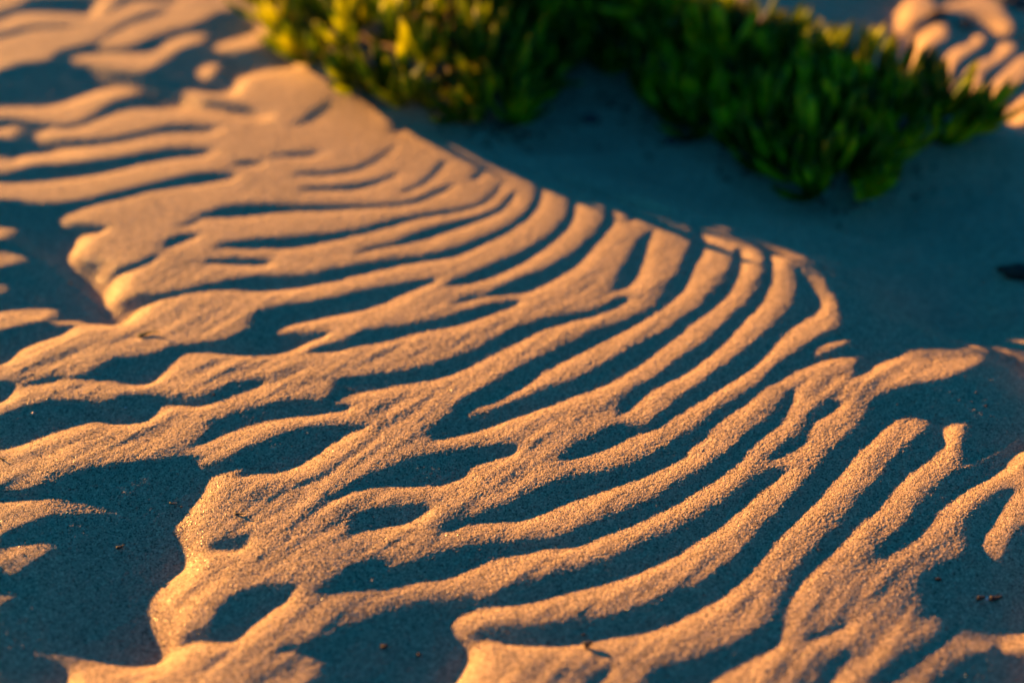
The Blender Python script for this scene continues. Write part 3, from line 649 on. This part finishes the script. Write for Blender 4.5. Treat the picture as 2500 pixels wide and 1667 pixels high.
# ------------------------------------------------------------------ small things on the sand
def twig(a, b, rad, lift, label, mat=M_TWIG, kink=.15, seed=0, cat="twig", name="twig"):
    rnd = random.Random(seed)
    A = Vector(a); B = Vector(b); n = 6; pts = []
    side = (B-A).cross(Vector((0, 0, 1))).normalized(); L = (B-A).length
    for i in range(n+1):
        t = i/n; p = A.lerp(B, t)+side*math.sin(t*3.1)*L*kink+side*rnd.gauss(0, .03)*L
        p.z = zat(p.x, p.y)+rad*.8+lift*t; pts.append(p-A)
    bm = bmesh.new(); tube(bm, pts, [rad*(1.1-.7*i/n) for i in range(n+1)], 6)
    o = finish(bm, name, mat); o.location = A; tag(o, label, cat); return o
def lump(p, size, label, name, cat, mat, seed=0, sink=.3, yaw=0.0):
    if cat == "crumb": size = [v*.8 for v in size]
    rnd = random.Random(seed); bm = bmesh.new(); bmesh.ops.create_icosphere(bm, subdivisions=3, radius=1)
    ph = [rnd.uniform(0, 6) for _ in range(6)]
    for v in bm.verts:
        c = v.co; k = 1+.18*math.sin(c.x*3.1+ph[0])*math.cos(c.y*2.7+ph[1])+.12*math.sin(c.z*4+c.x*5+ph[2])+.07*math.sin(c.y*9+ph[3])+.03*rnd.gauss(0, 1)
        v.co = Vector((c.x*size[0]*k, c.y*size[1]*k, c.z*size[2]*k))
    bmesh.ops.rotate(bm, verts=bm.verts, cent=(0, 0, 0), matrix=Matrix.Rotation(yaw, 3, 'Z'))
    o = finish(bm, name, mat); o.location = Vector(p)+Vector((0, 0, size[2]*(1-sink*1.4))); tag(o, label, cat); return o
def flake(p, size, label, mat, seed=0, name="shell_fragment", cat="shell"):
    rnd = random.Random(seed); bm = bmesh.new(); n = 9; c0 = bm.verts.new((0, 0, size*.25)); c1 = bm.verts.new((0, 0, size*.08))
    top, bot = [], []
    for i in range(n):
        a = i*6.2832/n; r = size*rnd.uniform(.7, 1.1); top.append(bm.verts.new((math.cos(a)*r, math.sin(a)*r*.7, 0))); bot.append(bm.verts.new((math.cos(a)*r*.92, math.sin(a)*r*.64, -size*.1)))
    for i in range(n):
        j = (i+1) % n; bm.faces.new((top[i], top[j], c0)); bm.faces.new((bot[j], bot[i], c1)); bm.faces.new((top[j], top[i], bot[i], bot[j]))
    bmesh.ops.rotate(bm, verts=bm.verts, cent=(0, 0, 0), matrix=(Matrix.Rotation(rnd.uniform(0, 6), 3, 'Z') @ Matrix.Rotation(.35, 3, 'X')))
    o = finish(bm, name, mat); o.location = Vector(p)+Vector((0, 0, size*.25)); tag(o, label, cat); return o

twig(tile('G', 1660, 1325), tile('G', 1715, 1316), .0020, .002, "dark curled twig lying on the lit sand at the bottom centre of the ripples", seed=2)
twig(tile('F', 1588, 425), tile('F', 1660, 436), .0006, .001, "thin black splinter on lit sand above the small oval hollow", seed=3, kink=.05)
twig(tile('F', 5, 52), tile('F', 42, 68), .0006, .001, "tiny dark splinter on lit sand at the left edge", seed=4, kink=.1)
twig(tile('F', 1145, 355), tile('F', 1205, 370), .0005, .001, "fine dark fibre in the shaded hollow left of the lit spur", seed=5, kink=.1)
twig(tile('F', 790, 665), tile('F', 840, 650), .0011, .001, "short black twig at the dark bottom of the big left footprint", seed=6, kink=.1)
twig(tile('C', 935, 756), tile('C', 1080, 745), .0013, .0015, "thin curved dry leaf stalk on the broad lit crest at the left", mat=M_HUSK, seed=7, kink=-.22)
twig(tile('H', 2035, 1002), tile('H', 2085, 1005), .0016, .001, "left one of two dark twig bits in the round right footprint", seed=8, kink=.05)
twig(tile('H', 2120, 1008), tile('H', 2200, 1000), .0016, .001, "right one of two dark twig bits in the round right footprint", seed=9, kink=.05)
flake(tile('H', 2100, 1000), .0020, "pale chip between the two twig bits in the right footprint", M_SHELL, 1, "shell_fragment")
lump(tile('H', 1772, 872), (.0022, .0016, .0012), "small dark crumb near the left rim of the right footprint", "wood_crumb", "crumb", M_DARK, 3)
lump(tile('G', 310, 1325), (.0030, .0020, .0014), "dark crumb in the shaded hollow at the bottom centre", "wood_crumb", "crumb", M_DARK, 4)
lump(tile('G', 545, 1380), (.0020, .0014, .0012), "smaller dark crumb right of another in the bottom centre hollow", "wood_crumb", "crumb", M_DARK, 5)
lump(tile('F', 1225, 382), (.0010, .0008, .0007), "tiny dark speck beside a fibre in the left shaded hollow", "wood_crumb", "crumb", M_DARK, 6)
lump(tile('E', 2095, 1222), (.0017, .0009, .0008), "tiny dark speck on shaded sand below the long right crest", "wood_crumb", "crumb", M_DARK, 7)
lump(tile('C', 1445, 1145), (.0013, .0012, .0010), "tiny dark speck in the narrow shaded trough at the left centre", "wood_crumb", "crumb", M_DARK, 8)
lump(tile('C', 475, 395), (.0018, .0014, .0010), "small dark speck in the wide shaded hollow at the far left", "wood_crumb", "crumb", M_DARK, 9)
lump(tile('G', 1655, 1245), (.0014, .0011, .0009), "tiny dark speck in the trough just above the curled twig", "wood_crumb", "crumb", M_DARK, 10)
lump(tile('E', 2330, 345), (.019, .008, .007), "dark brown clump of dried seaweed on shaded sand at the right edge", "seaweed_clump", "seaweed", M_DARK, 11, yaw=-.35)
lump(tile('B', 1705, 130), (.009, .007, .005), "dark pebble on shaded sand between the two plants", "pebble", "pebble", M_STONE, 12)
lump(tile('B', 2285, 270), (.012, .006, .005), "flat dark pebble on shaded sand below the shaded plant", "pebble", "pebble", M_STONE, 13, yaw=.3)
lump(tile('T', 865, 905), (.008, .006, .005), "dark pebble close under the foliage of the shaded plant", "pebble", "pebble", M_STONE, 14)
lump(tile('T', 2015, 150), (.009, .008, .006), "dark pebble among the small lit ripples at the top right", "pebble", "pebble", M_STONE, 15)
lump(tile('T', 1850, 95), (.013, .006, .005), "brown bit of bark at the left of the top right ripples", "bark_piece", "bark", M_DARK, 16, yaw=.5)
lump(tile('T', 2290, 40), (.022, .012, .010), "dark stone at the top right corner above the small ripples", "stone", "stone", M_STONE, 17)
flake(tile('E', 712, 742), .0015, "white shell chip in the shaded trough right of the centre ripples", M_SHELL, 2)
flake(tile('E', 80, 800), .0012, "tiny shining shell chip on a lit crest right of centre", M_SHELL, 3)
flake(tile('C', 222, 1268), .0012, "white shell chip in the long shaded trough at the left edge", M_SHELL, 4)
flake(tile('C', 848, 1232), .0013, "white shell chip in the shaded trough right of another chip", M_SHELL, 5)
flake(tile('C', 1018, 1040), .0013, "white shell chip in the drop shaped hollow at the left", M_SHELL, 6)
flake(tile('C', 1620, 1085), .0011, "white shell chip in the narrow trough at the left centre", M_SHELL, 7)
flake(tile('D', 1385, 1175), .0010, "tiny white shell chip in the central shaded trough", M_SHELL, 8)
flake(tile('G', 1550, 335), .0010, "tiny white shell chip in the trough at the lower centre", M_SHELL, 9)
flake(tile('H', 1845, 212), .0010, "tiny white shell chip in the shaded trough at the lower right", M_SHELL, 10)
flake(tile('B', 2255, 1305), .0012, "tiny white shell chip in the shaded trough near the ridge top", M_SHELL, 11)
